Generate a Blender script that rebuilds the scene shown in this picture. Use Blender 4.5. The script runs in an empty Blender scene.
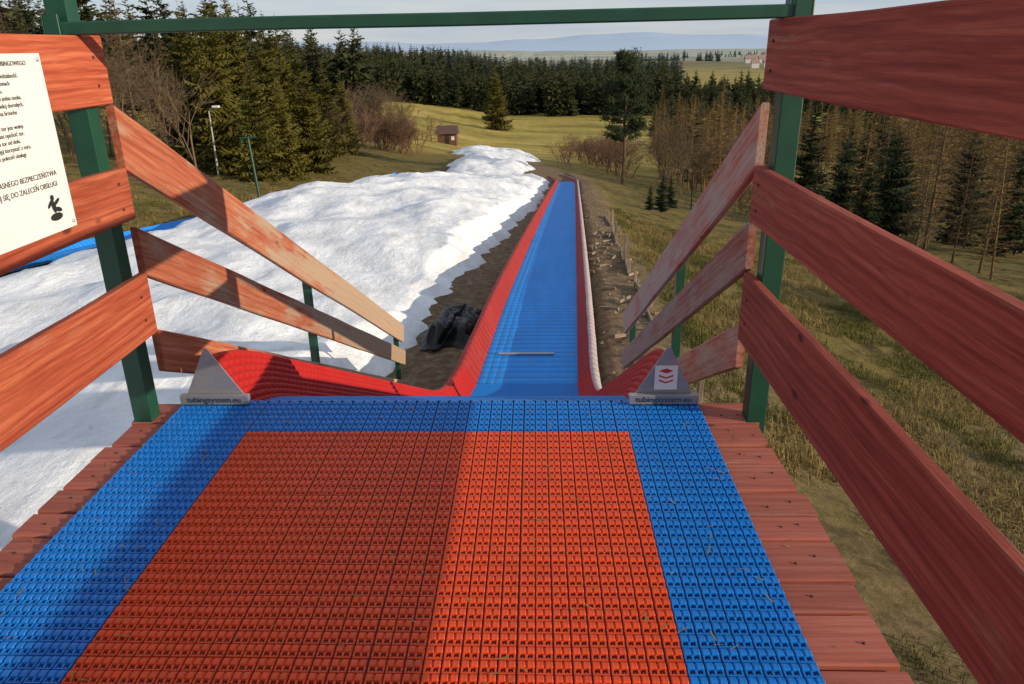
import bpy, math, random
from mathutils import Vector, Matrix, noise
R=random.Random(7)
S=bpy.context.scene
COL=S.collection
# ---------------------------------------------------------------- helpers
def link(o,parent=None):
    COL.objects.link(o)
    if parent: o.parent=parent
    return o
def empty(name,loc=(0,0,0)):
    o=bpy.data.objects.new(name,None); o.location=loc; o.empty_display_size=.2
    return link(o)
def mesh(name,v,f,mat=None,smooth=False):
    m=bpy.data.meshes.new(name); m.from_pydata(v,[],f); m.update()
    if mat:
        for x in (mat if isinstance(mat,list) else [mat]): m.materials.append(x)
    if smooth: m.polygons.foreach_set('use_smooth',[True]*len(m.polygons))
    return m
def obj(name,m,parent=None,mw=None):
    o=bpy.data.objects.new(name,m); link(o,parent)
    if mw is not None: o.matrix_world=mw
    return o
def interp(P,y):
    if y<=P[0][0]: return P[0][1]
    for i in range(len(P)-1):
        a,b=P[i],P[i+1]
        if y<=b[0]:
            return a[1]+(b[1]-a[1])*(y-a[0])/(b[0]-a[0])
    return P[-1][1]
def sm(P,y,w):
    return sum(interp(P,y+w*k) for k in (-1,-.5,0,.5,1))/5
def N(x,y,z=0): return noise.noise(Vector((x,y,z)))
def sstep(a,b,x):
    t=max(0,min(1,(x-a)/(b-a))); return t*t*(3-2*t)
# ---------------------------------------------------------------- materials
def newmat(name):
    m=bpy.data.materials.new(name); m.use_nodes=True
    nt=m.node_tree; b=nt.nodes['Principled BSDF']; return m,nt,b
def ramp(nt,fac,stops):
    r=nt.nodes.new('ShaderNodeValToRGB'); e=r.color_ramp.elements
    while len(e)<len(stops): e.new(.5)
    for i,(p,c) in enumerate(stops):
        e[i].position=p; e[i].color=(*c,1) if len(c)==3 else c
    nt.links.new(fac,r.inputs[0]); return r.outputs[0]
def mix(nt,fac,a,b,mode='MIX'):
    n=nt.nodes.new('ShaderNodeMix'); n.data_type='RGBA'; n.blend_type=mode
    for s,v in ((0,fac),(6,a),(7,b)):
        if hasattr(v,'links'): nt.links.new(v,n.inputs[s])
        else: n.inputs[s].default_value=v if s==0 else (*v,1)
    return n.outputs[2]
def tnoise(nt,vec,scale,detail=5,rough=.6):
    n=nt.nodes.new('ShaderNodeTexNoise'); n.inputs['Scale'].default_value=scale
    n.inputs['Detail'].default_value=detail; n.inputs['Roughness'].default_value=rough
    nt.links.new(vec,n.inputs['Vector']); return n.outputs['Fac']
def mapping(nt,src,scale=(1,1,1),rnd=False):
    if rnd:
        oi=nt.nodes.new('ShaderNodeObjectInfo')
        mu=nt.nodes.new('ShaderNodeVectorMath'); mu.operation='SCALE'; mu.inputs[0].default_value=(37,19,53)
        nt.links.new(oi.outputs['Random'],mu.inputs['Scale'])
        ad=nt.nodes.new('ShaderNodeVectorMath'); ad.operation='ADD'
        nt.links.new(src,ad.inputs[0]); nt.links.new(mu.outputs[0],ad.inputs[1]); src=ad.outputs[0]
    m=nt.nodes.new('ShaderNodeMapping'); m.inputs['Scale'].default_value=scale
    nt.links.new(src,m.inputs['Vector']); return m.outputs[0]
def coord(nt,w='Object'):
    return nt.nodes.new('ShaderNodeTexCoord').outputs[w]
def bump(nt,b,h,strength=.5,dist=.01):
    n=nt.nodes.new('ShaderNodeBump'); n.inputs['Strength'].default_value=strength
    n.inputs['Distance'].default_value=dist; nt.links.new(h,n.inputs['Height'])
    nt.links.new(n.outputs[0],b.inputs['Normal'])
def math_(nt,op,a,b=0.0,clamp=False):
    n=nt.nodes.new('ShaderNodeMath'); n.operation=op; n.use_clamp=clamp
    for i,v in ((0,a),(1,b)):
        if hasattr(v,'links'): nt.links.new(v,n.inputs[i])
        else: n.inputs[i].default_value=v
    return n.outputs[0]

def wood(name,dark,mid,light,bare,wear,grad=0,contrast=1.0):
    m,nt,b=newmat(name); c=coord(nt)
    v=mapping(nt,c,(1.0,26,26),True); g=tnoise(nt,v,1.5,8,.7)
    v3=mapping(nt,c,(.7,80,80),True); fine=tnoise(nt,v3,2.0,6,.75)
    v2=mapping(nt,c,(1,3.5,3.5),True); big=tnoise(nt,v2,2.0,5,.65)
    wv=nt.nodes.new('ShaderNodeTexWave'); wv.bands_direction='Z'
    wv.inputs['Scale'].default_value=9; wv.inputs['Distortion'].default_value=9; wv.inputs['Detail'].default_value=3
    wv.inputs['Detail Scale'].default_value=.6
    nt.links.new(mapping(nt,c,(.3,1,1),True),wv.inputs['Vector'])
    col=ramp(nt,g,[(.48-.18/contrast,dark),(.48,mid),(.48+.18/contrast,light)])
    wr=ramp(nt,wv.outputs['Fac'],[(.0,(1,1,1)),(.45,(0,0,0))])
    col=mix(nt,math_(nt,'MULTIPLY',wr,.45*contrast),col,dark)
    vo=nt.nodes.new('ShaderNodeTexVoronoi'); vo.inputs['Scale'].default_value=3.4
    nt.links.new(mapping(nt,c,(.9,1.9,1.9),True),vo.inputs['Vector'])
    kn=ramp(nt,vo.outputs['Distance'],[(.05,(1,1,1)),(.11,(0,0,0))])
    col=mix(nt,math_(nt,'MULTIPLY',kn,.8),col,tuple(x*.3 for x in dark))
    wm=math_(nt,'ADD',math_(nt,'MULTIPLY',big,.7),math_(nt,'MULTIPLY',fine,.4))
    if grad:
        sx=nt.nodes.new('ShaderNodeSeparateXYZ'); nt.links.new(c,sx.inputs[0])
        wm=math_(nt,'ADD',wm,math_(nt,'MULTIPLY',sx.outputs[0],grad))
    mask=ramp(nt,wm,[(.66-wear*.35,(0,0,0)),(.78-wear*.3,(1,1,1))])
    bc=mix(nt,fine,tuple(x*.5 for x in bare),tuple(min(1,x*1.15) for x in bare))
    col=mix(nt,math_(nt,'MULTIPLY',mask,.9),col,bc)
    crack=ramp(nt,fine,[(.28,(1,1,1)),(.36,(0,0,0))])
    col=mix(nt,math_(nt,'MULTIPLY',crack,.75*contrast),col,(.03,.015,.01))
    oi=nt.nodes.new('ShaderNodeObjectInfo')
    hs=nt.nodes.new('ShaderNodeHueSaturation'); nt.links.new(col,hs.inputs['Color'])
    nt.links.new(math_(nt,'ADD',math_(nt,'MULTIPLY',oi.outputs['Random'],.4),.82),hs.inputs['Value'])
    nt.links.new(hs.outputs[0],b.inputs['Base Color'])
    b.inputs['Roughness'].default_value=.78; b.inputs['Specular IOR Level'].default_value=.25
    bump(nt,b,math_(nt,'ADD',fine,math_(nt,'MULTIPLY',g,.8)),.8*contrast,.005)
    return m
RED=wood('red_stained_wood',(.22,.034,.016),(.40,.082,.036),(.55,.16,.075),(.54,.30,.18),.05)
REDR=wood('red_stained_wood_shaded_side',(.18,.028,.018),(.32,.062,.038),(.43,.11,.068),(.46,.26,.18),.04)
REDW=wood('worn_red_wood',(.24,.055,.028),(.42,.115,.055),(.52,.20,.11),(.48,.35,.24),.12,.07)
REDX=wood('very_worn_red_wood',(.24,.06,.04),(.38,.13,.09),(.46,.22,.16),(.44,.34,.29),.42,.03)
DECK=wood('deck_red_wood',(.20,.05,.034),(.33,.09,.06),(.43,.155,.11),(.38,.25,.20),.10,0,.6)
GREYW=wood('grey_wood',(.12,.09,.06),(.24,.18,.12),(.34,.27,.19),(.4,.34,.26),.3)

def plastic(name,col,rough=.42,var=.12,spec=.5,dirt=.3):
    m,nt,b=newmat(name)
    g=nt.nodes.new('ShaderNodeNewGeometry')
    n=tnoise(nt,mapping(nt,coord(nt),(1,1,1)),3.0,5,.7)
    f=math_(nt,'ADD',math_(nt,'MULTIPLY',g.outputs['Random Per Island'],var*1.2),math_(nt,'ADD',math_(nt,'MULTIPLY',n,var*2.5),.85-var))
    hs=nt.nodes.new('ShaderNodeHueSaturation'); hs.inputs['Color'].default_value=(*col,1)
    nt.links.new(f,hs.inputs['Value'])
    d=ramp(nt,tnoise(nt,coord(nt),40,4,.7),[(.6,(0,0,0)),(.78,(dirt,dirt,dirt))])
    c=mix(nt,d,hs.outputs[0],(.16,.12,.09))
    nt.links.new(c,b.inputs['Base Color'])
    b.inputs['Roughness'].default_value=rough; b.inputs['Specular IOR Level'].default_value=spec
    return m
MRED=plastic('red_mat_plastic',(.68,.072,.014),.36,.12,.4)
MBLUE=plastic('blue_mat_plastic',(.006,.18,.60),.36,.12,.4)
FRED=plastic('funnel_red_plastic',(.42,.016,.012),.6,.12,.2)
DRED=plastic('red_mat_base',(.06,.007,.004),.7)
DBLUE=plastic('blue_mat_base',(.003,.02,.075),.7)
def slidemat(name,col,ribs,spec=.3):
    m,nt,b=newmat(name); c=coord(nt)
    w=nt.nodes.new('ShaderNodeTexWave'); w.bands_direction='Y'; w.inputs['Scale'].default_value=ribs
    nt.links.new(c,w.inputs['Vector'])
    seam=ramp(nt,w.outputs['Fac'],[(.02,(1,1,1)),(.2,(0,0,0))])
    n=tnoise(nt,mapping(nt,c,(2,.35,1)),2.4,6,.65)
    cc=mix(nt,n,tuple(x*.72 for x in col),tuple(min(1,x*1.25+.01) for x in col))
    cc=mix(nt,math_(nt,'MULTIPLY',seam,.5),cc,tuple(x*.35 for x in col))
    dn=ramp(nt,tnoise(nt,c,9,7,.75),[(.56,(0,0,0)),(.72,(.5,.5,.5))])
    cc=mix(nt,dn,cc,(.22,.18,.14))
    nt.links.new(cc,b.inputs['Base Color']); b.inputs['Roughness'].default_value=.6; b.inputs['Specular IOR Level'].default_value=spec
    bump(nt,b,w.outputs['Fac'],.35,.02)
    return m
SBLUE=slidemat('slide_blue',(.007,.24,.74),1.6,.2)
SRED=slidemat('slide_red',(.34,.022,.014),1.6,.15)
SPALE=slidemat('slide_flange',(.46,.36,.35),1.6)
def simple(name,col,rough=.5,metal=0,nscale=0,amt=.3,spec=.5):
    m,nt,b=newmat(name); b.inputs['Roughness'].default_value=rough; b.inputs['Metallic'].default_value=metal
    b.inputs['Specular IOR Level'].default_value=spec
    if nscale:
        n=tnoise(nt,coord(nt),nscale,5,.65)
        c=mix(nt,n,tuple(x*(1-amt) for x in col),tuple(min(1,x*(1+amt)) for x in col)); nt.links.new(c,b.inputs['Base Color'])
    else: b.inputs['Base Color'].default_value=(*col,1)
    return m
GREEN=simple('green_paint',(.008,.060,.034),.4,0,9,.45)
STEEL=simple('zinc_steel',(.36,.36,.37),.45,.6,14,.25)
WHITE=simple('white_sign',(.72,.72,.72),.4,0,5,.06)
BLACK=simple('black_print',(.02,.02,.02),.5)
REDP=simple('red_print',(.5,.03,.03),.5)
def foliage(name,a,b_,rough=.85):
    m,nt,b=newmat(name)
    oi=nt.nodes.new('ShaderNodeObjectInfo'); g=nt.nodes.new('ShaderNodeNewGeometry')
    n=tnoise(nt,coord(nt),.9,4,.6)
    f=math_(nt,'ADD',math_(nt,'MULTIPLY',oi.outputs['Random'],.4),math_(nt,'ADD',math_(nt,'MULTIPLY',n,.5),math_(nt,'MULTIPLY',g.outputs['Random Per Island'],.25)))
    nt.links.new(mix(nt,f,a,b_),b.inputs['Base Color']); b.inputs['Roughness'].default_value=rough
    b.inputs['Specular IOR Level'].default_value=.15
    return m
FOL=foliage('spruce_needles',(.022,.034,.009),(.165,.135,.022))
FOLD=foliage('dark_needles',(.010,.022,.010),(.045,.055,.020))
FOLM=foliage('forest_needles',(.016,.029,.014),(.072,.075,.026))
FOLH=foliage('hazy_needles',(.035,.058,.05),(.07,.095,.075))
BARK=simple('bark',(.10,.06,.04),.9,0,6,.4)
TWIG=foliage('bare_twigs',(.060,.042,.028),(.17,.115,.068))
TWIGR=foliage('reddish_twigs',(.10,.052,.034),(.20,.115,.07))
LARCH=foliage('larch_twigs',(.09,.055,.024),(.27,.17,.065))
LARCHD=foliage('dark_larch_twigs',(.055,.038,.022),(.14,.095,.05))
GRASSD=foliage('dry_grass',(.10,.075,.024),(.31,.22,.08))
GRASSG=foliage('green_grass',(.05,.055,.013),(.15,.135,.032))
# ---------------------------------------------------------------- terrain functions
SZ=[(3.09,0),(3.3,-.06),(7.0,-2.02),(7.6,-2.2),(9,-2.3),(12.4,-2.56),(18.5,-3.25),(28,-4.4),(38,-5.65),(57,-8.05),(62,-8.8),(85,-11.4),(120,-15.5)]
XS=[(8,-.12),(57,2.33),(64,2.2),(75,1.0),(90,-1.2),(120,-6)]
G=[(-60,2.5),(-10,-1.2),(0,-2.0),(8,-2.5),(9,-2.55),(12.4,-2.81),(18.5,-3.5),(28,-4.65),(38,-5.9),(57,-8.3),(62,-8.95),(85,-11.0),(100,-12.4),(150,-17.8),(200,-22.4),(270,-25.8),(350,-27.3),(500,-28),(1000,-34),(3000,-50),(12000,-70)]
def xs(y): return sm(XS,y,1.5) if y>50 else (-.52+.05*y)
def xc(y): return xs(max(8,min(y,90)))
def sz(y): return sm(SZ,y,.25 if y<10 else 1.2)
def gz(x,y,rough=True):
    b=sm(G,y,2.0 if y>8 else .6)
    dx=x-xc(y)
    w=.6+max(0,min(y,400)-60)*.35
    t=dx-2.0; t=.5*(t+math.sqrt(t*t+w*w))
    b-=6*(math.exp(-.5*w*.05)-math.exp(-t*.05)) if w>.7 else 6*(1-math.exp(-t*.05))
    if 6<y<70 and dx>0: b+=.27*sstep(.7,1.0,dx)*(1-sstep(1.5,3.2,dx))
    u=-x-12; u=.5*(u+math.sqrt(u*u+9))
    b+=14*(1-math.exp(-u*.0105))
    e=sstep(1.0,3.0,abs(dx))
    if rough:
        b+=e*(.10*N(x*.5,y*.5)+.25*N(x*.12,y*.12,3)+.03*N(x*2.1,y*2.1,5))
        b+=sstep(.8,1.1,abs(dx))*(.05*N(x*3,y*3,2)+.03*N(x*7,y*7,2))*(1-sstep(40,80,y))
    d=math.hypot(x,y)
    if d>300: b+=min(12,(d-300)*.01)*N(x*.002,y*.002,9)
    return b
# ---------------------------------------------------------------- ground
def axis(lo,hi,fine_lo,fine_hi,st,gr):
    a=[];v=fine_lo
    while v<fine_hi: a.append(v); v+=st
    s=st
    while v<hi: a.append(v); s*=gr; v+=s
    a.append(hi); v=fine_lo; s=st; l=[]
    while v>lo: s*=gr; v-=s; l.append(max(v,lo))
    return l[::-1]+a
GX=axis(-9000,9000,-6,8,.16,1.05); GY=axis(-60,12500,0,32,.25,1.035)
gv=[];gc=[]
for y in GY:
    for x in GX:
        gv.append((x,y,gz(x,y)))
        dx=x-xs(max(8,min(y,110)))
        dirt=0
        if y<110 and -2.6<dx<3.4: dirt=1-sstep(1.5,2.7,abs(dx+.05)+.7*N(x*.9,y*.9))
        if -14<x<dx and y<60: dirt=max(dirt,.45+.5*N(x*.3,y*.3))
        d=math.hypot(x,y)
        mead=sstep(80,120,y)*(1-sstep(900,1500,d))
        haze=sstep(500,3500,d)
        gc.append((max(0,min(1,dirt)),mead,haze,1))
nx=len(GX); gf=[(j*nx+i,j*nx+i+1,(j+1)*nx+i+1,(j+1)*nx+i) for j in range(len(GY)-1) for i in range(nx-1)]
gm=mesh('ground',gv,gf,None,True)
ca=gm.color_attributes.new('mask','FLOAT_COLOR','POINT')
ca.data.foreach_set('color',[c for q in gc for c in q])
m,nt,b=newmat('ground_grass'); c=coord(nt)
at=nt.nodes.new('ShaderNodeAttribute'); at.attribute_name='mask'
sep=nt.nodes.new('ShaderNodeSeparateColor'); nt.links.new(at.outputs['Color'],sep.inputs[0])
n1=tnoise(nt,c,.35,8,.65); n2=tnoise(nt,c,6,8,.75); n3=tnoise(nt,mapping(nt,c,(1,1,1)),1.3,6,.7)
near=ramp(nt,n1,[(.3,(.060,.066,.015)),(.5,(.12,.105,.026)),(.68,(.19,.135,.046))])
near=mix(nt,ramp(nt,n2,[(.35,(0,0,0)),(.7,(1,1,1))]),near,(.22,.155,.056))
near=mix(nt,ramp(nt,n3,[(.50,(0,0,0)),(.64,(.85,.85,.85))]),near,(.042,.034,.015))
dirt=ramp(nt,n2,[(.3,(.075,.05,.03)),(.5,(.19,.13,.078)),(.72,(.38,.28,.17))])
col=mix(nt,sep.outputs[0],near,dirt)
fields=ramp(nt,tnoise(nt,mapping(nt,c,(.02,.045,1)),1.0,6,.6),[(.35,(.21,.17,.038)),(.5,(.38,.29,.07)),(.65,(.50,.37,.11))])
fields=mix(nt,math_(nt,'MULTIPLY',n1,.35),fields,(.14,.12,.03))
col=mix(nt,sep.outputs[1],col,fields)
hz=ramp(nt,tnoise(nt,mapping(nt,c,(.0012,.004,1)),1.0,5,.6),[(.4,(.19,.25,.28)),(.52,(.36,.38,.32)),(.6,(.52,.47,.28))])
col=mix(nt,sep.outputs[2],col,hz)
nt.links.new(col,b.inputs['Base Color']); b.inputs['Roughness'].default_value=.95; b.inputs['Specular IOR Level'].default_value=.1
bump(nt,b,math_(nt,'ADD',n2,math_(nt,'MULTIPLY',n3,.8)),.8,.12)
gm.materials.append(m); obj('ground',gm)
# ---------------------------------------------------------------- snow
def snowR(y):
    e=xs(max(8,y))-1.05-.95*math.exp(-max(0,y-7)/7)-.25*sstep(10,18,y)*(1-sstep(26,34,y))
    if y<8: e=-2.2+.06*(y-8)*-1
    return e+.34*N(y*.7,1.3)+.20*N(y*2.3,7)+.12*N(y*6,2)
def snowL(y): return -10.9+.3*N(y*.3,4)+.15*N(y*1.3,4)+ (sstep(50,66,y))*3.5
sv=[];sf=[];NX=160
ys_=[-6+.25*i for i in range(int(71/.25))]
for y in ys_:
    l,r=snowL(y),snowR(y)
    for i in range(NX+1):
        s=i/NX; x=l+(r-l)*s
        dl=(x-l); dr=(r-x)
        edge=min(1,dl/1.4)**.6*min(1,max(0,dr)/.9)**.65
        cross=math.sin(math.pi*min(1,max(0,(s*.95+.05))))
        h=.26+ (.25+.95*sstep(9,30,y)*(1-.62*sstep(36,56,y)))*cross**.8
        h+=.32*N(x*.28,y*.18,2)+.16*N(x*.8,y*.5,8)
        rg=abs(N(x*.7+.4*N(x,y),y*.5,5)); h+=.16*(.35-rg)
        h+=.045*N(x*2.2+y*.6,y*1.8,5)+.022*abs(N(x*5,y*4,1))+.010*N(x*11,y*9,1)
        e2=1-sstep(61,64.5,y)
        sv.append((x,y,gz(x,y,False)-.28+max(.0,(h+.25))*edge*e2))
for j in range(len(ys_)-1):
    for i in range(NX):
        a=j*(NX+1)+i; sf.append((a,a+1,a+NX+2,a+NX+1))
for (Y0,YS,PX,PY,X0,SX,HH,nz) in ((64,.5,60,60,-8.5,.15,1.15,6),(93,.55,60,50,-9.5,.20,1.3,16)):
    o0=len(sv)
    for j in range(PY+1):
        y=Y0+j*YS
        for i in range(PX+1):
            x=X0+i*SX; cx=(i/PX-.5)*2; cy=(j/PY-.5)*2
            h=HH*(1-abs(cx)**3-cy**4)+.8*N(x*.3,y*.15,nz)+.2*N(x,y,3)
            X=x-(y-66)*.05
            sv.append((X,y,gz(X,y,False)-.25+max(0,h)*.9))
    for j in range(PY):
        for i in range(PX):
            a=o0+j*(PX+1)+i; sf.append((a,a+1,a+PX+2,a+PX+1))
m,nt,b=newmat('snow_surface'); c=coord(nt)
n1=tnoise(nt,c,.8,7,.6); n2=tnoise(nt,c,7,8,.72); n3=tnoise(nt,mapping(nt,c,(2.2,.8,1)),1.4,5,.6)
col=ramp(nt,n1,[(.3,(.68,.70,.75)),(.6,(.86,.87,.895))])
col=mix(nt,ramp(nt,tnoise(nt,mapping(nt,c,(1.6,.6,1)),1.6,8,.75),[(.46,(0,0,0)),(.68,(.65,.65,.65))]),col,(.50,.49,.47))
col=mix(nt,ramp(nt,n2,[(.61,(0,0,0)),(.74,(.8,.8,.8))]),col,(.26,.23,.18))
nt.links.new(col,b.inputs['Base Color']); b.inputs['Roughness'].default_value=.75
bump(nt,b,math_(nt,'ADD',math_(nt,'MULTIPLY',n2,.8),math_(nt,'ADD',math_(nt,'MULTIPLY',n1,1.6),math_(nt,'MULTIPLY',n3,1.0))),.6,.09)
obj('snow',mesh('snow',sv,sf,m,True))
# ---------------------------------------------------------------- boards
def board_mesh(L,H,T,mat,seed=0,warp=.003):
    c=.005; n=max(4,int(L/.18)); v=[];f=[]
    cs=[(-T/2+c,-H/2),(T/2-c,-H/2),(T/2,-H/2+c),(T/2,H/2-c),(T/2-c,H/2),(-T/2+c,H/2),(-T/2,H/2-c),(-T/2,-H/2+c)]
    for i in range(n+1):
        x=L*i/n
        dz=warp*2*N(x*1.3,seed*3.1); dh=1+.02*N(x*2.1,seed*5.7)
        dy=warp*N(x*1.1,seed*9.3)
        for (a,b2) in cs: v.append((x,a+dy,b2*dh+dz))
    for i in range(n):
        for k in range(8):
            a=i*8+k; b2=i*8+(k+1)%8; f.append((a,a+8,b2+8,b2))
    f.append(tuple(range(8))); f.append(tuple(n*8+k for k in reversed(range(8))))
    return mesh('board',v,f,mat)
bs=[0]
def board(name,parent,p0,p1,H,T,mat,up=(0,0,1)):
    bs[0]+=1
    p0=Vector(p0);p1=Vector(p1); X=(p1-p0); L=X.length; X.normalize()
    Z=Vector(up); Z=(Z-X*Z.dot(X)).normalized(); Y=Z.cross(X)
    M=Matrix((X,Y,Z)).transposed().to_4x4(); M.translation=p0
    return obj(name,board_mesh(L,H,T,mat,bs[0]),parent,M)
def boxm(name,parent,lo,hi,mat,bev=.004):
    cx=[(a+b)/2 for a,b in zip(lo,hi)]; d=[(b-a)/2 for a,b in zip(lo,hi)]
    v=[(sx*d[0],sy*d[1],sz_*d[2]) for sx in(-1,1) for sy in(-1,1) for sz_ in(-1,1)]
    f=[(0,1,3,2),(4,6,7,5),(0,4,5,1),(2,3,7,6),(0,2,6,4),(1,5,7,3)]
    o=obj(name,mesh(name,v,f,mat),parent,Matrix.Translation(cx))
    if bev:
        md=o.modifiers.new('b','BEVEL'); md.width=bev; md.segments=2
    return o
def bolt(parent,p,ax='X',r=.008,mt=None):
    n=10; v=[];f=[]
    for k,(h,rr) in enumerate(((0,r),(.003,r),(.005,r*.6))):
        for i in range(n):
            a=2*math.pi*i/n; v.append((h,rr*math.cos(a),rr*math.sin(a)))
    for k in range(2):
        for i in range(n): f.append((k*n+i,k*n+(i+1)%n,(k+1)*n+(i+1)%n,(k+1)*n+i))
    f.append(tuple(range(2*n,3*n)))
    M=Matrix.Translation(p)
    if ax=='-X': M=M@Matrix.Rotation(math.pi,4,'Z')
    if ax=='Z': M=M@Matrix.Rotation(-math.pi/2,4,'Y')
    obj('bolt',mesh('bolt',v,f,mt or STEEL),parent,M)
RUST=simple('rusty_nail',(.05,.03,.022),.7,.3)
# platform
plat=empty('wooden_platform')
y=3.10; i=0
widths=[.20,.20,.13,.20,.15,.14,.20,.14,.20,.19,.14,.2,.2,.2,.2,.2,.2,.2]
for w in widths:
    zt=-.022+R.uniform(-.003,.002)
    board('plank_%d'%i,plat,(-1.75+R.uniform(-.015,.012),y-w/2,zt),(.945+R.uniform(-.018,.012),y-w/2,zt),w-.013,.04,DECK,up=(0,1,0))
    for X in (-1.68,.80,.88):
        if R.random()<.85: bolt(plat,(X+R.uniform(-.012,.012),y-w/2+R.uniform(-.03,.03),zt+.0195),'Z',.0045,RUST)
    y-=w; i+=1
for X in (-1.6,-.4,.8):
    board('joist',plat,(X,3.05,-.13),(X,-.4,-.13),.16,.07,GREYW)
board('front_fascia',plat,(-1.74,3.115,-.1),(.93,3.115,-.1),.14,.025,RED)
for X in (-1.55,.8):
    for Y in (2.9,.0):
        boxm('support_post',plat,(X-.06,Y-.06,gz(X,Y)-.4),(X+.06,Y+.06,-.05),GREYW)
# mats
P=.04833
def cell(kind):
    v=[];f=[]
    def box(x0,x1,y0,y1,z0,z1,ins=.0):
        b=len(v)
        v.extend([(x0,y0,z0),(x1,y0,z0),(x1,y1,z0),(x0,y1,z0),(x0+ins,y0+ins,z1),(x1-ins,y0+ins,z1),(x1-ins,y1-ins,z1),(x0+ins,y1-ins,z1)])
        f.extend([(b+4,b+5,b+6,b+7),(b,b+1,b+5,b+4),(b+1,b+2,b+6,b+5),(b+2,b+3,b+7,b+6),(b+3,b,b+4,b+7)])
    def hump(x0,x1,y0,y1,h,n=6):
        b=len(v)
        for i in range(n+1):
            a=math.pi*i/n; yy=(y0+y1)/2-math.cos(a)*(y1-y0)/2; zz=math.sin(a)**.6*h; dx=(x1-x0)
            for xx,k in ((x0,.6),(x0+.15*dx,.97),(x0+.5*dx,.93),(x1-.15*dx,.97),(x1,.6)): v.append((xx,yy,.003+zz*k))
        for i in range(n):
            for k in range(4):
                a=b+i*5+k; f.append((a,a+1,a+6,a+5))
        f.append(tuple(b+i*5 for i in range(n+1))); f.append(tuple(b+i*5+4 for i in reversed(range(n+1))))
    hump(.04*P,.465*P,.44*P,.97*P,.0105); hump(.535*P,.96*P,.44*P,.97*P,.0105)
    box(.44*P,.56*P,.52*P,.9*P,.002,.007,.001)
    box(.04*P,.96*P,.03*P,.15*P,.002,.0085,.001)
    for a_,b_ in ((.04,.17),(.42,.58),(.83,.96)): box(a_*P,b_*P,.15*P,.46*P,.002,.0085,.0008)
    for a_ in (.26,.67): box(a_*P,(a_+.07)*P,.15*P,.25*P,.002,.0075,.0006)
    return v,f
CV,CF=cell(0)
def matmesh(name,cells,mat,parent):
    v=[];f=[]
    for (i,j) in cells:
        ox=-1.60+i*P; oy=3.09-(j+1)*P; b=len(v)
        dz=.0015*N(i*.13,j*.13)+.0006*R.random()
        if i%8==0: ox+=.0012
        if j%8==0: oy-=.0012
        v.extend([(ox+a,oy+c,d+dz) for a,c,d in CV]); f.extend([tuple(b+q for q in t) for t in CF])
    me=mesh(name,v,f,mat); o=obj(name,me,parent); return o
mat=empty('plastic_floor_mat')
rows=66
bl=[];rd=[]
for j in range(rows):
    for i in range(48):
        (rd if (8<=i<41 and j>=6) else bl).append((i,j))
matmesh('blue_border_tiles',bl,MBLUE,mat); matmesh('red_centre_tiles',rd,MRED,mat)
def sheet(name,x0,x1,y0,y1,z,m,par):
    return obj(name,mesh(name,[(x0,y0,z),(x1,y0,z),(x1,y1,z),(x0,y1,z)],[(0,1,2,3)],m),par)
sheet('blue_underlay',-1.60,.72,3.09-rows*P,3.09,.0022,DBLUE,mat)
sheet('red_underlay',-1.60+8*P,-1.60+41*P,3.09-rows*P,3.09-6*P,.0032,DRED,mat)
v=[];f=[];n=6
for k in range(n+1):
    a=math.pi/2*k/n
    for i in range(48*4+1):
        x=-1.60+i*P/4; r=.035+.003*math.cos(i*math.pi/2)
        v.append((x,3.089+r*math.sin(a),-.025+r*math.cos(a)))
for k in range(n):
    for i in range(48*4):
        a=k*(193)+i; f.append((a,a+1,a+194,a+193))
obj('front_lip',mesh('front_lip',v,f,MBLUE),mat)
v=[];f=[]
for k in range(260):
    x=R.uniform(-1.7,.9); y=R.uniform(.9,3.05); z=.013 if -1.6<x<.72 else .0005; a=R.uniform(0,3.14); l=R.uniform(.004,.02); w=R.uniform(.0008,.0025); b_=len(v)
    cx,sx=math.cos(a),math.sin(a)
    v.extend([(x-cx*l-sx*w,y-sx*l+cx*w,z),(x-cx*l+sx*w,y-sx*l-cx*w,z),(x+cx*l+sx*w,y+sx*l-cx*w,z+.002),(x+cx*l-sx*w,y+sx*l+cx*w,z+.002)]); f.append((b_,b_+1,b_+2,b_+3))
obj('straw_debris',mesh('straw_debris',v,f,GRASSD))
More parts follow.
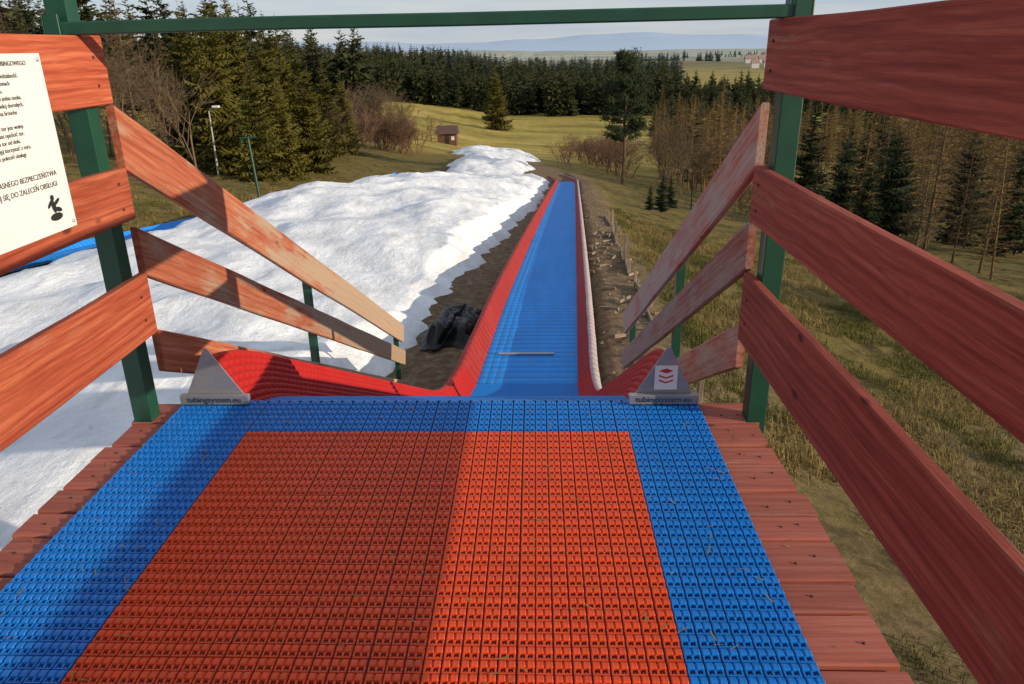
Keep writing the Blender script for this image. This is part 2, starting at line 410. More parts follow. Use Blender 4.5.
# railings
def railing(side):
    rl=empty('wooden_railing')
    L=side<0
    xb=-1.65 if L else .872
    xp=-1.71 if L else .932
    T=.038
    for k,(z0,z1) in enumerate(((1.31,1.555),(.865,1.07),(.37,.635)) if L else ((1.33,1.575),(.83,1.05),(.33,.62))):
        zc=(z0+z1)/2
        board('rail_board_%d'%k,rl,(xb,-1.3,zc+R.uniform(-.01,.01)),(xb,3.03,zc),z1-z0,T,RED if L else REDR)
        for dz in (-.05,.05): bolt(rl,(xb+(T/2 if L else -T/2),2.95,zc+dz),'X' if L else '-X',.006,RUST)
    if L: D=[((3.0,1.205),(8.76,-1.80),.22,REDW),((3.0,.745),(8.76,-2.12),.185,REDW),((3.0,.30),(8.76,-2.55),.18,REDW)]
    else: D=[((3.0,1.18),(7.0,-1.03),.22,REDX),((3.0,.755),(7.0,-1.42),.185,REDX),((3.0,.32),(7.0,-1.85),.18,REDX)]
    for k,(a,b2,h,mt) in enumerate(D):
        o=board('ramp_board_%d'%k,rl,(xb,a[0],a[1]),(xb,b2[0],b2[1]),h,T*.85,mt)
        me=o.data; Mw=o.matrix_world
        for vv in me.vertices:
            if vv.co.x<.001:
                w=Mw@vv.co; dy=3.034-w.y; vv.co.x+=dy/((Mw.to_3x3()@Vector((1,0,0))).y)
    def post(y,top,bot,w=.04):
        boxm('post',rl,(xp-w,y-w,bot),(xp+w,y+w,top),GREEN,.004)
    post(2.95,2.25,gz(xp,2.95)-.3)
    post(-1.1,1.62,gz(xp,-1.1)-.3)
    for yy in ((5.4,8.62) if L else (4.75,6.9)):
        a,b2=D[0][0],D[0][1]; zt=a[1]+(b2[1]-a[1])*(yy-a[0])/(b2[0]-a[0])
        boxm('ramp_post',rl,(xp-.027,yy-.027,gz(xp,yy)-.3),(xp+.027,yy+.027,zt+.1),GREEN,.003)
    return rl
rl=railing(-1); rr=railing(1)
cb=empty('metal_crossbar')
board('bar',cb,(-1.745,2.888,1.577),(.955,2.888,1.598),.045,.04,GREEN)
for xx,zz in ((-1.71,1.577),(.92,1.598)): board('bracket',cb,(xx,2.864,zz-.05),(xx,2.864,zz+.05),.06,.006,GREEN,up=(1,0,0))
# notice sign
sg=empty('safety_notice_sign')
boxm('plate',sg,(-1.6295,1.98,.93),(-1.6255,2.62,1.50),WHITE,.001)
SM=Matrix(((0,0,1,0),(1,0,0,0),(0,1,0,0),(0,0,0,1)))
def text(body,M,size,mat,parent,align='LEFT',name='lettering'):
    cu=bpy.data.curves.new(name,'FONT'); cu.body=body; cu.size=size; cu.align_x=align; cu.extrude=.0004
    cu.materials.append(mat); o=bpy.data.objects.new(name,cu); link(o,parent); o.matrix_world=M; return o
def st(body,y,z,size,align='LEFT'):
    M=SM.copy(); M.translation=(-1.6245,y,z); text(body,M,size,BLACK,sg,align)
st('REGULAMIN KORZYSTANIA Z TORU TUBINGOWEGO',2.30,1.465,.0195,'CENTER')
lines=['1. Korzystanie z toru na własną odpowiedzialność.','2. Zjazd odbywa się wyłącznie na pontonach','    udostępnionych przez obsługę toru.','3. Na pontonie może zjeżdżać tylko jedna osoba.',
'4. Dzieci do lat 7 zjeżdżają pod opieką dorosłych.','5. Zabrania się zjazdu na stojąco, na brzuchu','    oraz głową w dół.','6. Przed zjazdem sprawdzić, czy tor jest wolny.',
'7. Po zjeździe należy natychmiast opuścić tor.','8. Zabrania się wchodzenia na tor od dołu.','9. Osoby nietrzeźwe nie mogą korzystać z toru.','10. Należy stosować się do poleceń obsługi.']
for i,l in enumerate(lines): st(l,2.10,1.43-i*.0215,.0185)
st('DLA WŁASNEGO BEZPIECZEŃSTWA',2.375,1.115,.0235,'CENTER')
st('STOSUJ SIĘ DO ZALECEŃ OBSŁUGI',2.375,1.08,.0235,'CENTER')
def blob(pts,k=[0]):
    k[0]+=1; v=[(-1.6240+.0002*k[0],2.515+a,1.01+b2) for a,b2 in pts]; obj('pictogram',mesh('pictogram',v,[tuple(range(len(v)))],BLACK),sg)
def ell(cx,cy,rx,ry,rot=0,n=20): return [(cx+rx*math.cos(t)*math.cos(rot)-ry*math.sin(t)*math.sin(rot),cy+rx*math.cos(t)*math.sin(rot)+ry*math.sin(t)*math.cos(rot)) for t in [2*math.pi*k/n for k in range(n)]]
blob(ell(0,-.028,.034,.013)); blob(ell(-.004,.036,.010,.010)); blob(ell(-.004,.007,.011,.022,.2)); blob(ell(.018,-.006,.019,.008,-.3)); blob(ell(-.022,.018,.019,.006,.7)); blob(ell(.016,.02,.019,.006,.5))
for (yy,zz) in ((2.60,1.48),(2.60,.95)): bolt(sg,(-1.6255,yy,zz),'X',.006)
# ---------------------------------------------------------------- slide
sl=empty('tubing_slide')
def lerp(a,b,t): return a+(b-a)*t
def edges(y):
    if y<8.2:
        ts=(y-3.09)/(8.2-3.09)
        return lerp(-1.31,xs(8.2)-.6,ts),lerp(.43,xs(8.2)+.6,ts)
    return xs(y)-.6,xs(y)+.6
def strip(name,ys,prof,mat,smooth=True):
    v=[];f=[];n=None
    for y in ys:
        pts=prof(y); n=len(pts); v.extend(pts)
    for j in range(len(ys)-1):
        for i in range(n-1):
            a=j*n+i; f.append((a,a+1,a+n+1,a+n))
    return obj(name,mesh(name,v,f,mat,smooth),sl)
def rng(a,b,s):
    n=int(round((b-a)/s)); return [a+(b-a)*k/n for k in range(n+1)]
far=rng(8.2,60,.3)+rng(60.5,110,.8)
midY=rng(8.2,22,.025)
nearY=rng(3.10,8.2,.0125)
def floorp(y):
    l,r=edges(y); z=sz(y); return [(lerp(l,r,k/10),y,z) for k in range(11)]
strip('blue_floor',[y for y in far if y>=21.9],floorp,SBLUE)
def floorm(y):
    l,r=edges(y); z=sz(y); o=[]
    for k in range(49):
        a=.006*(0,.8,1,.8)[k%4]*(.3+.7*abs(math.sin(y*math.pi/.1)))
        o.append((lerp(l,r,k/48),y,z+a))
    return o
strip('blue_floor_tiles',midY,floorm,SBLUE,False)
def floorn(y):
    l,r=edges(y); z=sz(y)+.008*math.cos(y*2*math.pi/.05); return [(lerp(l,r,k/10),y,z) for k in range(11)]
strip('blue_ramp_floor',nearY,floorn,MBLUE)
def wallp(side,near):
    def p(y):
        l,r=edges(y); e=l if side<0 else r; z=sz(y)
        o=[]; n=32 if near else 8
        q=1-sstep(3.1,8.2,y)
        wx=.14+.01*q; hh=.245+.015*q
        for k in range(n+1):
            t=k/n; dx=wx*t; dz=hh*t**1.1
            if near:
                rib=(0,.7,1,.7)[k%4]; am=.012*rib*(.45+.55*abs(math.sin(y*math.pi/.05))); dx-=am*.8; dz+=am*.5
            o.append((e+side*dx,y,z+dz-.002))
        return o
    return p
def flange(side):
    def p(y):
        l,r=edges(y); e=l if side<0 else r; q=sstep(5.5,8.2,y); z=sz(y)+.247; e+=side*.138
        g=.25+.75*q; e+=side*.006*N(y*2,side)*q; z+=.006*N(y*1.7,side+4)*q
        return [(e,y,z-.006),(e+side*.015*g,y,z+.010*g),(e+side*.05*g,y,z+.012*g),(e+side*.10*g,y,z-.03*g),(e+side*.115*g,y,z-.20*g)]
    return p
for s_,nm in ((-1,'wall_a'),(1,'wall_b')):
    strip(nm,far,wallp(s_,False),SRED); strip(nm+'_funnel',nearY,wallp(s_,True),FRED,False)
    strip(nm+'_rim',rng(3.12,8.2,.1)+far[1:],flange(s_),SRED if s_<0 else SPALE)
boxm('joint_bar',sl,(-.50,9.3,sz(9.3)+.010),(.24,9.35,sz(9.3)+.03),STEEL)
def gusset(pts,par):
    T=.006; v=[(x,3.075,z) for x,z in pts]+[(x,3.075+T,z) for x,z in pts]; n=len(pts)
    f=[tuple(range(n)),tuple(reversed(range(n,2*n)))]+[(i,i+n,(i+1)%n+n,(i+1)%n) for i in range(n)]
    return obj('gusset_plate',mesh('gusset',v,f,STEEL),par)
gusset([(-1.60,.005),(-1.29,.005),(-1.455,.272),(-1.47,.272)],sl)
gusset([(.41,.005),(.715,.005),(.585,.272),(.57,.272)],sl)
boxm('gusset_foot',sl,(-1.60,3.045,.014),(-1.29,3.0735,.058),STEEL,.002)
boxm('gusset_foot',sl,(.41,3.045,.014),(.715,3.0735,.058),STEEL,.002)
TM=Matrix(((1,0,0,0),(0,0,-1,0),(0,1,0,0),(0,0,0,1)))
for x0 in (-1.445,.5625):
    M=TM.copy(); M.translation=(x0,3.0435,.026); text('tubingsystem.eu',M,.038,BLACK,sl,'CENTER')
boxm('sticker',sl,(.52,3.0685,.075),(.62,3.0705,.19),WHITE,0)
for k in range(3):
    zc=.165-k*.022
    v=[(.57+a,3.0675,zc+b2) for a,b2 in ((-.032,0),(0,-.012),(.032,0),(0,.012))]
    if k: v=[(.57+a,3.0675,zc+b2) for a,b2 in ((-.032,.004),(-.032,-.004),(0,-.016),(.032,-.004),(.032,.004),(0,-.008))]
    obj('sticker_mark',mesh('mark',v,[tuple(range(len(v)))],REDP),sl)
# second slide
s2=empty('tubing_slide')
def strip2(name,prof,mat):
    ys=rng(6,66,.5); v=[];f=[]
    for y in ys: pts=prof(y); n=len(pts); v.extend(pts)
    for j in range(len(ys)-1):
        for i in range(n-1):
            a=j*n+i; f.append((a,a+1,a+n+1,a+n))
    obj(name,mesh(name,v,f,mat,True),s2)
def x2(y): return -11.6
def z2(y): return gz(-11.6,y,False)+.10
strip2('blue_floor',lambda y:[(x2(y)+k,y,z2(y)+abs(k)**3*.25) for k in (-.4,-.2,0,.2,.4)],SBLUE)
strip2('wall_a',lambda y:[(x2(y)-.4-t*.12,y,z2(y)+.02+t*.14) for t in (0,.5,1)],SBLUE)
strip2('wall_b',lambda y:[(x2(y)+.4+t*.1,y,z2(y)+.02+t*.1) for t in (0,.5,1)],SBLUE)
# tarp: draped sheet with folds
v=[];f=[];n=90
for j in range(n+1):
    for i in range(n+1):
        a=(i/n-.5)*2; c_=(j/n-.5)*2; x=-1.24+a*.42+.13*c_; y=11.35+c_*1.2
        x+=.14*N(a*1.8,c_*1.8,9); y+=.35*N(a*1.6,c_*1.6,3)
        ed=max(abs(a),abs(c_)); rr=1-sstep(.45,1.0,ed)
        fold=abs(math.sin(3.2*(a*1.0+c_*.9)+5.0*N(a*1.6,c_*1.6,2)))**.7
        h=.09+.15*rr*(1-.6*a)+.07*fold*(.4+.6*rr)+.05*abs(N(x*6,y*5,3))+.02*N(x*14,y*12,3)
        v.append((x+.04*N(x*3,y*3,4),y,gz(x,y,False)-.02+h*(.35+.65*rr)))
for j in range(n):
    for i in range(n):
        a=j*(n+1)+i; f.append((a,a+1,a+n+2,a+n+1))
TARP=simple('black_tarpaulin',(.005,.005,.006),.45,0,0,0,.3)
obj('tarpaulin',mesh('tarpaulin',v,f,TARP,True))
# retaining stakes & planks right of slide
rt=empty('timber_retaining_edge')
yy=7.2; q=0
while yy<26:
    x=xs(max(8,yy))+1.75+R.uniform(-.1,.1); g=gz(x,yy)
    board('stake',rt,(x,yy,g-.3),(x+R.uniform(-.06,.06),yy+R.uniform(-.05,.05),g+.36+R.uniform(-.2,.25)),.07,.05,GREYW,up=(0,1,0))
    y2=yy+R.uniform(1.3,1.9); xb=xs(max(8,y2))+1.72
    if q%3!=1:
        board('plank',rt,(x-.06,yy-.1,g+.04),(xb-.03,y2+.1,gz(xb,y2)+.04),.13,.025,GREYW)
    yy=y2; q+=1
for k in range(46):
    y0=R.uniform(7.5,22); x=xs(max(8,y0))+R.uniform(.95,1.9); a=R.uniform(0,3.1); l=R.uniform(.15,.5); g=gz(x,y0)+.04
    board('offcut',rt,(x,y0,g),(x+l*math.cos(a)*.7,y0+l*math.sin(a),g-.02),.05,.03,GREYW)
v=[];f=[]
for k in range(900):
    y0=R.uniform(7,45); sd_=R.choice((-1,1,1)); x=xs(max(8,y0))+sd_*R.uniform(.85,2.2); r=R.uniform(.015,.06); g=gz(x,y0); b_=len(v)
    pts=[(1,0,0),(.3,.9,0),(-.8,.6,0),(-.8,-.6,0),(.3,-.9,0)]
    a0=R.uniform(0,6)
    for (a,c_,d_) in pts:
        ca_,sa_=math.cos(a0),math.sin(a0); v.append((x+r*(a*ca_-c_*sa_)*R.uniform(.7,1.2),y0+r*(a*sa_+c_*ca_)*R.uniform(.7,1.2),g-.01))
    v.append((x+r*.2,y0,g+r*R.uniform(.5,.9)))
    for i in range(5): f.append((b_+i,b_+(i+1)%5,b_+5))
CL_=simple('clods',(.20,.14,.085),.95,0,2,.5)
obj('earth_clods',mesh('earth_clods',v,f,CL_))
# ---------------------------------------------------------------- vegetation
def prism(v,f,p,q,r0,r1,n=3):
    d=(q-p)
    if d.length<1e-5: return
    d.normalize(); a=d.orthogonal().normalized(); c=d.cross(a); b=len(v)
    for (o,r) in ((p,r0),(q,r1)):
        for k in range(n):
            t=2*math.pi*k/n; v.append(tuple(o+a*(r*math.cos(t))+c*(r*math.sin(t))))
    for k in range(n): f.append((b+k,b+(k+1)%n,b+n+(k+1)%n,b+n+k))
def conifer(name,h,r,wh,k,seg,seed,mat,base=.06,wide=1.0,trunk=.016):
    rn=random.Random(seed); v=[];f=[]
    prism(v,f,Vector((0,0,-.5)),Vector((0,0,h*.97)),h*trunk,.01,6); nt_=len(f)
    for i in range(wh):
        t=i/(wh-1); z0=h*(base+(1-base)*.98*t)
        Lr=r*((1-t)**.8)*(1 if t>.1 else .85)*(1+.18*math.sin(i*2.3+seed))+.08
        for b_ in range(k if t<.8 else max(3,k-2)):
            if rn.random()<.08: continue
            a=rn.uniform(0,6.28); L=Lr*rn.uniform(.6,1.18); dr=rn.uniform(.18,.5)*(1.2-t); z=z0+rn.uniform(-.5,.5)*h/wh
            dx,dy=math.cos(a),math.sin(a); px_,py_=-dy,dx
            pts=[]
            for s in range(seg+1):
                u=s/seg; pts.append(Vector((dx*L*u,dy*L*u,z-dr*L*u+.28*L*u*u*u)))
            for s in range(seg):
                u=(s+.5)/seg; w=L*(.34*(1-u)+.12)*rn.uniform(.7,1.2)*wide; p,q=pts[s],pts[s+1]
                for sg_ in (-1,1):
                    tip=q+Vector((px_*w*sg_+dx*w*.3,py_*w*sg_+dy*w*.3,-w*rn.uniform(.15,.7)))
                    b=len(v); v.extend([tuple(p),tuple(q),tuple(tip)]); f.append((b,b+1,b+2))
                tip=(p+q)/2+Vector((rn.uniform(-.1,.1),rn.uniform(-.1,.1),-w*.9)); b=len(v); v.extend([tuple(p),tuple(q),tuple(tip)]); f.append((b,b+1,b+2))
    m=mesh(name,v,f,[mat,BARK])
    for i in range(nt_): m.polygons[i].material_index=1
    return m
def bare(name,h,seed,mat,spread=.55,depth=5,kids=3,multi=1):
    rn=random.Random(seed); v=[];f=[]
    def grow(p,d,L,r,dep):
        q=p+d*L
        prism(v,f,p,q,r,r*.65,4 if dep>3 else 3)
        if dep==0: return
        for _ in range(kids+(1 if dep<3 else 0)):
            t=rn.uniform(.45,1.0) if dep<depth else rn.uniform(.35,1)
            nd_=(d+Vector((rn.gauss(0,1),rn.gauss(0,1),rn.gauss(.15,.6)))*spread).normalized()
            if nd_.z<-.2: nd_.z=.1; nd_.normalize()
            grow(p+d*L*t,nd_,L*rn.uniform(.52,.8),max(.006,r*.5),dep-1)
    for _ in range(multi):
        d=Vector((rn.uniform(-.15,.15)*multi,rn.uniform(-.15,.15)*multi,1)).normalized()
        grow(Vector((rn.uniform(-.3,.3)*(multi-1),rn.uniform(-.3,.3)*(multi-1),-.3)),d,h*.38,h*.011,depth)
    return mesh(name,v,f,mat)
def larch(name,h,r,seed,mat):
    rn=random.Random(seed); v=[];f=[]
    prism(v,f,Vector((0,0,-.5)),Vector((0,0,h)),h*.010,.012,5)
    for i in range(115):
        t=.12+.87*i/115; a=rn.uniform(0,6.28); L=r*(1-t)**.7*rn.uniform(.6,1.2)+.12
        p=Vector((0,0,h*t)); d=Vector((math.cos(a),math.sin(a),rn.uniform(-.1,.35))).normalized(); q=p+d*L
        prism(v,f,p,q,.022*(1.2-t),.006)
        for k in range(13):
            u=rn.uniform(.15,1); o=p+d*L*u; e=o+Vector((rn.gauss(0,.5)+d.x*.5,rn.gauss(0,.5)+d.y*.5,rn.gauss(-.1,.4)))*L*.33
            b=len(v); s=Vector((0,0,.018)); v.extend([tuple(o-s),tuple(o+s),tuple(e)]); f.append((b,b+1,b+2))
    return mesh(name,v,f,mat)
def place(name,me,x,y,sc,parent=None,rot=None,sink=0,tilt=0):
    M=Matrix.Translation((x,y,gz(x,y)-sink))@Matrix.Rotation(R.uniform(0,6.28) if rot is None else rot,4,'Z')@Matrix.Rotation(R.gauss(0,.025),4,'X')@Matrix.Diagonal((sc*R.uniform(.9,1.1),sc*R.uniform(.9,1.1),sc,1))
    return obj(name,me,parent,M)
CH=[conifer('spruce_hi_%d'%i,10,2.1+.2*i,38,10,5,20+i,FOL) for i in range(3)]
CD=[conifer('spruce_dark_%d'%i,10,2.1+.25*i,32,9,4,40+i,FOLD) for i in range(2)]
CL=[conifer('spruce_lo_%d'%i,10,2.0+.22*i,22,8,2,60+i,FOLM,.02,1.5,.009) for i in range(5)]
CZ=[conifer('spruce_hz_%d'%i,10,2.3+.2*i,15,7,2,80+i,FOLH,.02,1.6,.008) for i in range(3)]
BT=[bare('bare_%d'%i,8,100+i,TWIG,.38) for i in range(4)]
BR=[bare('bush_%d'%i,5,120+i,TWIGR,.6,4,3,4) for i in range(3)]
LA=[larch('larch_%d'%i,10,1.5+.15*i,140+i,LARCH) for i in range(4)]
LD=[larch('larch_dark_%d'%i,10,1.4+.2*i,150+i,LARCHD) for i in range(2)]
for (r,d,s) in ((-.405,52,1.1),(-.375,55,1.25),(-.345,58,1.05),(-.43,58,1.15),(-.315,62,1.08),(-.30,68,1.1),(-.285,62,.85),(-.36,48,.78),(-.265,74,.9),(-.335,70,1.22),(-.395,68,1.3),(-.245,80,.85),(-.39,60,1.2),(-.325,54,.7)):
    place('spruce_tree',R.choice(CH),r*d,d,s)
grove=empty('bare_tree_grove')
for k in range(110):
    d=R.uniform(42,95); r=R.uniform(-.95,-.44); place('bare_tree',R.choice(BT+LD),r*d,d,R.uniform(.85,1.25),grove)
for k in range(10):
    d=R.uniform(70,110); r=R.uniform(-.30,-.22); place('bare_tree',R.choice(BT),r*d,d,R.uniform(.6,.9),grove)
sh=empty('reddish_shrubs')
for k in range(46):
    d=R.uniform(85,125); r=R.uniform(-.24,-.155); place('shrub',R.choice(BR+BT[:2]),r*d,d,R.uniform(1.0,1.7)*.8,sh)
for k in range(30):
    d=R.uniform(85,135); r=R.uniform(.04,.115); place('shrub',R.choice(BR),r*d,d,R.uniform(.7,1.3),sh)
for k in range(60):
    d=R.uniform(50,150); r=R.uniform(.15,.30); place('shrub',R.choice(BR+BT),r*d,d,R.uniform(.7,1.1),sh)
lf=empty('larch_forest')
cnt=0
while cnt<520:
    y=R.uniform(18,170); x=R.uniform(8,120)
    if x<20.5-(y-30)*.13+ (0 if y>30 else (30-y)*.4) or x/y<.15 or x/y>1.1: continue
    place('larch',R.choice(LA+LD),x,y,R.uniform(.7,1.08),lf); cnt+=1
cnt=0
while cnt<70:  # unseen trees added outside the view to cast shadows on the right slope
    y=R.uniform(-16,20); x=R.uniform(22,44)
    if x<.80*y+8: continue
    place('larch' if cnt%3 else 'spruce',R.choice(LA) if cnt%3 else R.choice(CD),x,y,R.uniform(.7,.92),lf); cnt+=1
for (r,d,s) in ((.42,58,.8),(.45,60,.92),(.40,66,.85),(.47,64,.75),(.44,72,1.0),(.205,90,.9),(.235,100,1.0),(.62,48,.8),(.56,55,.85),(.35,84,1.0),(.43,50,.62),(.31,100,1.1),(.40,52,.7),(.46,54,.8)):
    place('spruce_tree',R.choice(CD),r*d,d,s)
for (x,y,s) in ((6.6,44,.16),(7.6,46,.26),(9.2,52,.22)):
    place('small_spruce_shrub',R.choice(CD),x,y,s*1.0)
place('spruce_tree',CH[1],-.048*262,262,2.05)
place('spruce_tree',CD[1],-.058*300,300,1.2)
def pine():
    rn=random.Random(5); v=[];f=[]
    tr=[Vector((0,0,-.5)),Vector((.1,0,3)),Vector((-.05,.05,6)),Vector((.1,0,9)),Vector((0,0,12.3))]
    for i in range(4): prism(v,f,tr[i],tr[i+1],.2*(1-i*.2),.2*(1-(i+1)*.2)+.01,7)
    cl=[]
    for i in range(96):
        z=rn.uniform(4.4,12.4); t=(z-4.4)/8.0; rad=2.15*(math.sin(math.pi*min(1,.20+t*.72))**.6)*rn.uniform(.35,1.1)
        a=rn.uniform(0,6.28); p=Vector((0,0,z-.4)); q=Vector((math.cos(a)*rad,math.sin(a)*rad,z+.15))
        prism(v,f,p,q,.045,.015,3); cl.append((q,rn.uniform(.38,.7)))
        if rad>1: cl.append((p.lerp(q,.55),rn.uniform(.3,.5)))
    nt_=len(f)
    for c_,r in cl:
        for k in range(105):
            o=c_+Vector((rn.gauss(0,.5),rn.gauss(0,.5),rn.gauss(0,.3)))*r; d=Vector((rn.gauss(0,1),rn.gauss(0,1),rn.gauss(.4,.8))).normalized()*.2; e=d.orthogonal().normalized()*.055
            b=len(v); v.extend([tuple(o-e),tuple(o+e),tuple(o+d)]); f.append((b,b+1,b+2))
    m=mesh('pine',v,f,[BARK,FOLD])
    m.polygons.foreach_set('material_index',[0 if i<nt_ else 1 for i in range(len(f))])
    return m
place('pine_tree',pine(),.113*72,72,.92,rot=0)
df=empty('distant_forest')
def hf(r): return 1 if r<.18 else .72
for k in range(1250):
    d=R.uniform(345,440); r=R.uniform(-.85,.8)
    place('conifer',R.choice(CL),r*d,d,R.uniform(1.2,2.1)*hf(r),df)
for k in range(800):
    d=R.uniform(110,345); r=R.uniform(-1.0,-.21)
    if d<150 and r>-.3: continue
    place('conifer',R.choice(CL),r*d,d,R.uniform(1.2,2.1),df)
for k in range(280):
    d=R.uniform(180,345); r=R.uniform(.15,.9)
    place('conifer' if k%3 else 'larch',R.choice(CL) if k%3 else R.choice(LA),r*d,d,R.uniform(.8,1.3),df)
for k in range(1900):
    d=R.uniform(440,1100); r=R.uniform(-.85,.8)
    if r>.18 and d>500: continue
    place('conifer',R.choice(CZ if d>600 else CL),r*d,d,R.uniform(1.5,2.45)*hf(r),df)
# distant wooded strips in the valley
for k in range(700):
    row=R.choice((1700,2300,3200,3900)); d=row+R.uniform(-60,60); r=R.uniform(.1,.85)
    if N(r*9,row*.01)<-.05: continue
    place('conifer',R.choice(CZ),r*d,d,R.uniform(1.6,2.4),df)
# village in the valley
vg=empty('distant_village'); VW=simple('village_walls',(.55,.53,.5),.9); VR=simple('village_roofs',(.30,.20,.17),.9)
v=[];f=[];v2=[];f2=[]
for k in range(90):
    d=R.uniform(1100,3000); r=R.uniform(.26,.62); x,y=r*d,d; g=gz(x,y,False); s=R.uniform(5,9); b_=len(v)
    v.extend([(x+a*s,y+c_*s*.6,g+z) for z in (-3,7) for a,c_ in ((-1,-1),(1,-1),(1,1),(-1,1))]); f.extend([(b_,b_+1,b_+5,b_+4),(b_+1,b_+2,b_+6,b_+5),(b_+2,b_+3,b_+7,b_+6),(b_+3,b_,b_+4,b_+7)])
    b_=len(v2); v2.extend([(x-s*1.1,y-s*.7,g+6.8),(x+s*1.1,y-s*.7,g+6.8),(x+s*1.1,y+s*.7,g+6.8),(x-s*1.1,y+s*.7,g+6.8),(x-s*1.1,y,g+12),(x+s*1.1,y,g+12)]); f2.extend([(b_,b_+1,b_+5,b_+4),(b_+2,b_+3,b_+4,b_+5),(b_+1,b_+2,b_+5),(b_+3,b_,b_+4)])
obj('walls',mesh('walls',v,f,VW),vg); obj('roofs',mesh('roofs',v2,f2,VR),vg)
# distant hills
v=[];f=[]
for k,(d,hh) in enumerate(((9000,60),(11500,150))):
    n=160
    for i in range(n+1):
        x=(-1+2*i/n)*d*1.0; b=len(v)
        h=hh*(.55+.9*N(x*.00035,k*5)+.35*N(x*.0012,k*9+2)); h=max(h,-40)
        v.extend([(x,d-900,-75),(x,d,h),(x,d+900,-90)])
        if i:
            for q in (0,1): f.append((b-3+q,b+q,b+1+q,b-2+q))
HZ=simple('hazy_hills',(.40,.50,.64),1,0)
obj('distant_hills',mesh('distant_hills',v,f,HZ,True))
# hut
hut=empty('wooden_hut',(0,0,0)); hx,hy=-.112*150,150; hz=gz(hx,hy)
HW=simple('hut_boards',(.14,.06,.035),.8,0,3,.4); HR=simple('hut_roof',(.10,.055,.045),.8,0,3,.3)
boxm('walls',hut,(hx-1.8,hy-1.5,hz-.3),(hx+1.8,hy+1.5,hz+2.2),HW,.02)
v=[(hx-2.3,hy-2,hz+2.1),(hx+2.3,hy-2,hz+2.1),(hx+2.3,hy+2,hz+2.1),(hx-2.3,hy+2,hz+2.1),(hx-1.9,hy,hz+3.5),(hx+1.9,hy,hz+3.5)]
obj('roof',mesh('roof',v,[(0,1,5,4),(2,3,4,5),(1,2,5),(3,0,4),(3,2,1,0)],HR),hut)
boxm('door',hut,(hx-.4,hy-1.54,hz),(hx+.4,hy-1.505,hz+1.9),BLACK,0)
boxm('window',hut,(hx+.8,hy-1.54,hz+.9),(hx+1.4,hy-1.505,hz+1.6),WHITE,0)
fe=empty('wooden_fence')
for k in range(7):
    x=hx-12+k*1.6; y=hy-6; g=gz(x,y); boxm('fence_post',fe,(x-.07,y-.07,g-.2),(x+.07,y+.07,g+1.3),HW,0)
board('fence_rail',fe,(hx-12.2,hy-6.1,gz(hx-12,hy-6)+1.1),(hx-2.2,hy-6.1,gz(hx-2.4,hy-6)+1.1),.12,.05,HW)
# lamp post
lp=empty('street_lamp'); x,y=-20,48; g=gz(x,y); v=[];f=[]
prism(v,f,Vector((x,y,g-.3)),Vector((x,y,g+4.1)),.07,.045,10); prism(v,f,Vector((x,y,g+4.05)),Vector((x+.45,y-.2,g+4.3)),.035,.03,8)
obj('pole',mesh('pole',v,f,simple('galvanised',(.34,.33,.30),.5)),lp)
boxm('lamp_head',lp,(x+.35,y-.38,g+4.25),(x+.8,y-.12,g+4.38),WHITE,.04)
gp=empty('green_pole'); x,y=-14,38; g=gz(x,y); v=[];f=[]
prism(v,f,Vector((x+.1,y,g-.3)),Vector((x-.1,y,g+3.0)),.07,.06,10); prism(v,f,Vector((x-.5,y,g+2.95)),Vector((x+.35,y,g+3.0)),.05,.05,8)
prism(v,f,Vector((x-.45,y,g+2.95)),Vector((x-.45,y,g+2.6)),.04,.04,8)
obj('pole',mesh('pole',v,f,GREEN),gp)
# ---------------------------------------------------------------- grass
def tuft(name,n,rad,h,seed,mat):
    rn=random.Random(seed); v=[];f=[]
    for k in range(n):
        a=rn.uniform(0,6.28); r=rad*math.sqrt(rn.random()); x,y=r*math.cos(a),r*math.sin(a); L=h*rn.uniform(.4,1.1); b=rn.uniform(0,6.28); le=rn.uniform(.3,1.5)*L
        w=.004; px_,py_=-math.sin(b)*w,math.cos(b)*w
        m1=(x+math.cos(b)*le*.3,y+math.sin(b)*le*.3,L*.6); t=(x+math.cos(b)*le,y+math.sin(b)*le,L*rn.uniform(.3,1))
        q=len(v); v.extend([(x-px_,y-py_,-.03),(x+px_,y+py_,-.03),(m1[0]+px_,m1[1]+py_,m1[2]),(m1[0]-px_,m1[1]-py_,m1[2]),t]); f.extend([(q,q+1,q+2,q+3),(q+3,q+2,q+4)])
    return mesh(name,v,f,mat)
TD=[tuft('dry_tuft_%d'%i,100,.34,.14,200+i,GRASSD) for i in range(3)]; TG=[tuft('green_tuft_%d'%i,110,.32,.09,210+i,GRASSG) for i in range(2)]
gr=empty('grass')
cnt=0
while cnt<3700:
    y=R.uniform(-1,1)**2*34 if R.random()<.5 else R.uniform(0,30); x=R.uniform(1.5,20) if R.random()<.6 else R.uniform(1.3,8)
    if x-xs(max(8,y))<2.0+.5*N(y*.6,3) or x/(y+2)>1.4 and y<1: continue
    w=N(x*.35,y*.35,11)
    if N(x*.6,y*.6,21)<-.25: continue
    place('tuft',R.choice(TD if w>-.02 else TG),x,y,R.uniform(.5,1.3),gr); cnt+=1
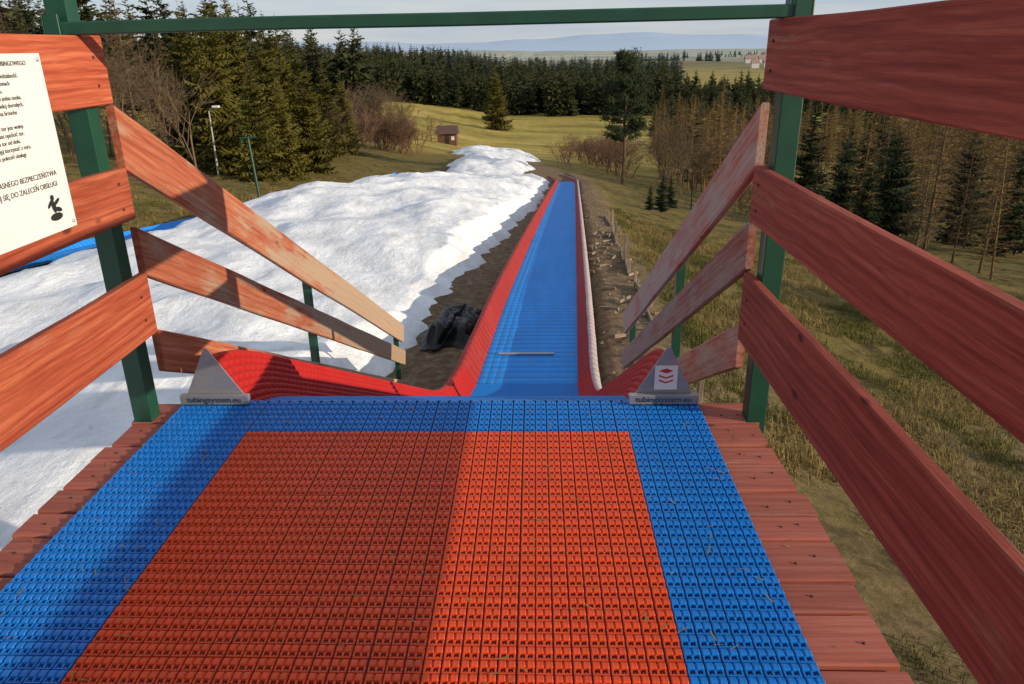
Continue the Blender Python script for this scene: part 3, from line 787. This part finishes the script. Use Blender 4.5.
for k in range(500):
    y=R.uniform(8,60); x=-12.9-R.random()**1.5*20
    place('tuft',R.choice(TD+TG),x,y,R.uniform(.8,1.7),gr)
# ---------------------------------------------------------------- light & sky
AZ=math.radians(110); EL=math.radians(14.5)
sd=Vector((math.sin(AZ)*math.cos(EL),math.cos(AZ)*math.cos(EL),math.sin(EL)))
L=bpy.data.lights.new('sun','SUN'); L.energy=5; L.angle=math.radians(.5); L.color=(1,.85,.63)
lo=bpy.data.objects.new('sun',L); link(lo); lo.rotation_euler=sd.to_track_quat('Z','Y').to_euler(); lo.location=(20,-10,20)
W=bpy.data.worlds.new('World'); S.world=W; W.use_nodes=True; nt=W.node_tree; bg=nt.nodes['Background']
sk=nt.nodes.new('ShaderNodeTexSky'); sk.sky_type='NISHITA'; sk.sun_disc=False; sk.sun_elevation=EL; sk.sun_rotation=AZ
sk.air_density=1.0; sk.dust_density=.4; sk.ozone_density=3
c=nt.nodes.new('ShaderNodeTexCoord').outputs['Generated']
cl=ramp(nt,tnoise(nt,mapping(nt,c,(1.2,1.2,14)),2.4,6,.6),[(.36,(0,0,0)),(.64,(1,1,1))])
haze=mix(nt,cl,(4.5,5.3,6.7),(6.4,6.6,6.9))
cc=mix(nt,.72,sk.outputs[0],haze)
nt.links.new(cc,bg.inputs['Color']); bg.inputs['Strength'].default_value=.11
# ---------------------------------------------------------------- camera
a=math.radians(1.94);p=math.radians(21.3);r=math.radians(.9)
F=Vector((-math.sin(a)*math.cos(p),math.cos(a)*math.cos(p),-math.sin(p)))
r0=Vector((math.cos(a),math.sin(a),0)); up=r0.cross(F)
Rt=r0*math.cos(r)-up*math.sin(r); Up=up*math.cos(r)+r0*math.sin(r)
M=Matrix((Rt,Up,-F)).transposed().to_4x4(); M.translation=(0,0,1.5)
cam=bpy.data.cameras.new('camera'); cam.lens=26.72; cam.sensor_width=36; cam.clip_end=30000; cam.clip_start=.05
co=bpy.data.objects.new('camera',cam); link(co); co.matrix_world=M; S.camera=co
S.view_settings.view_transform='Standard'; S.view_settings.look='None'; S.view_settings.exposure=0
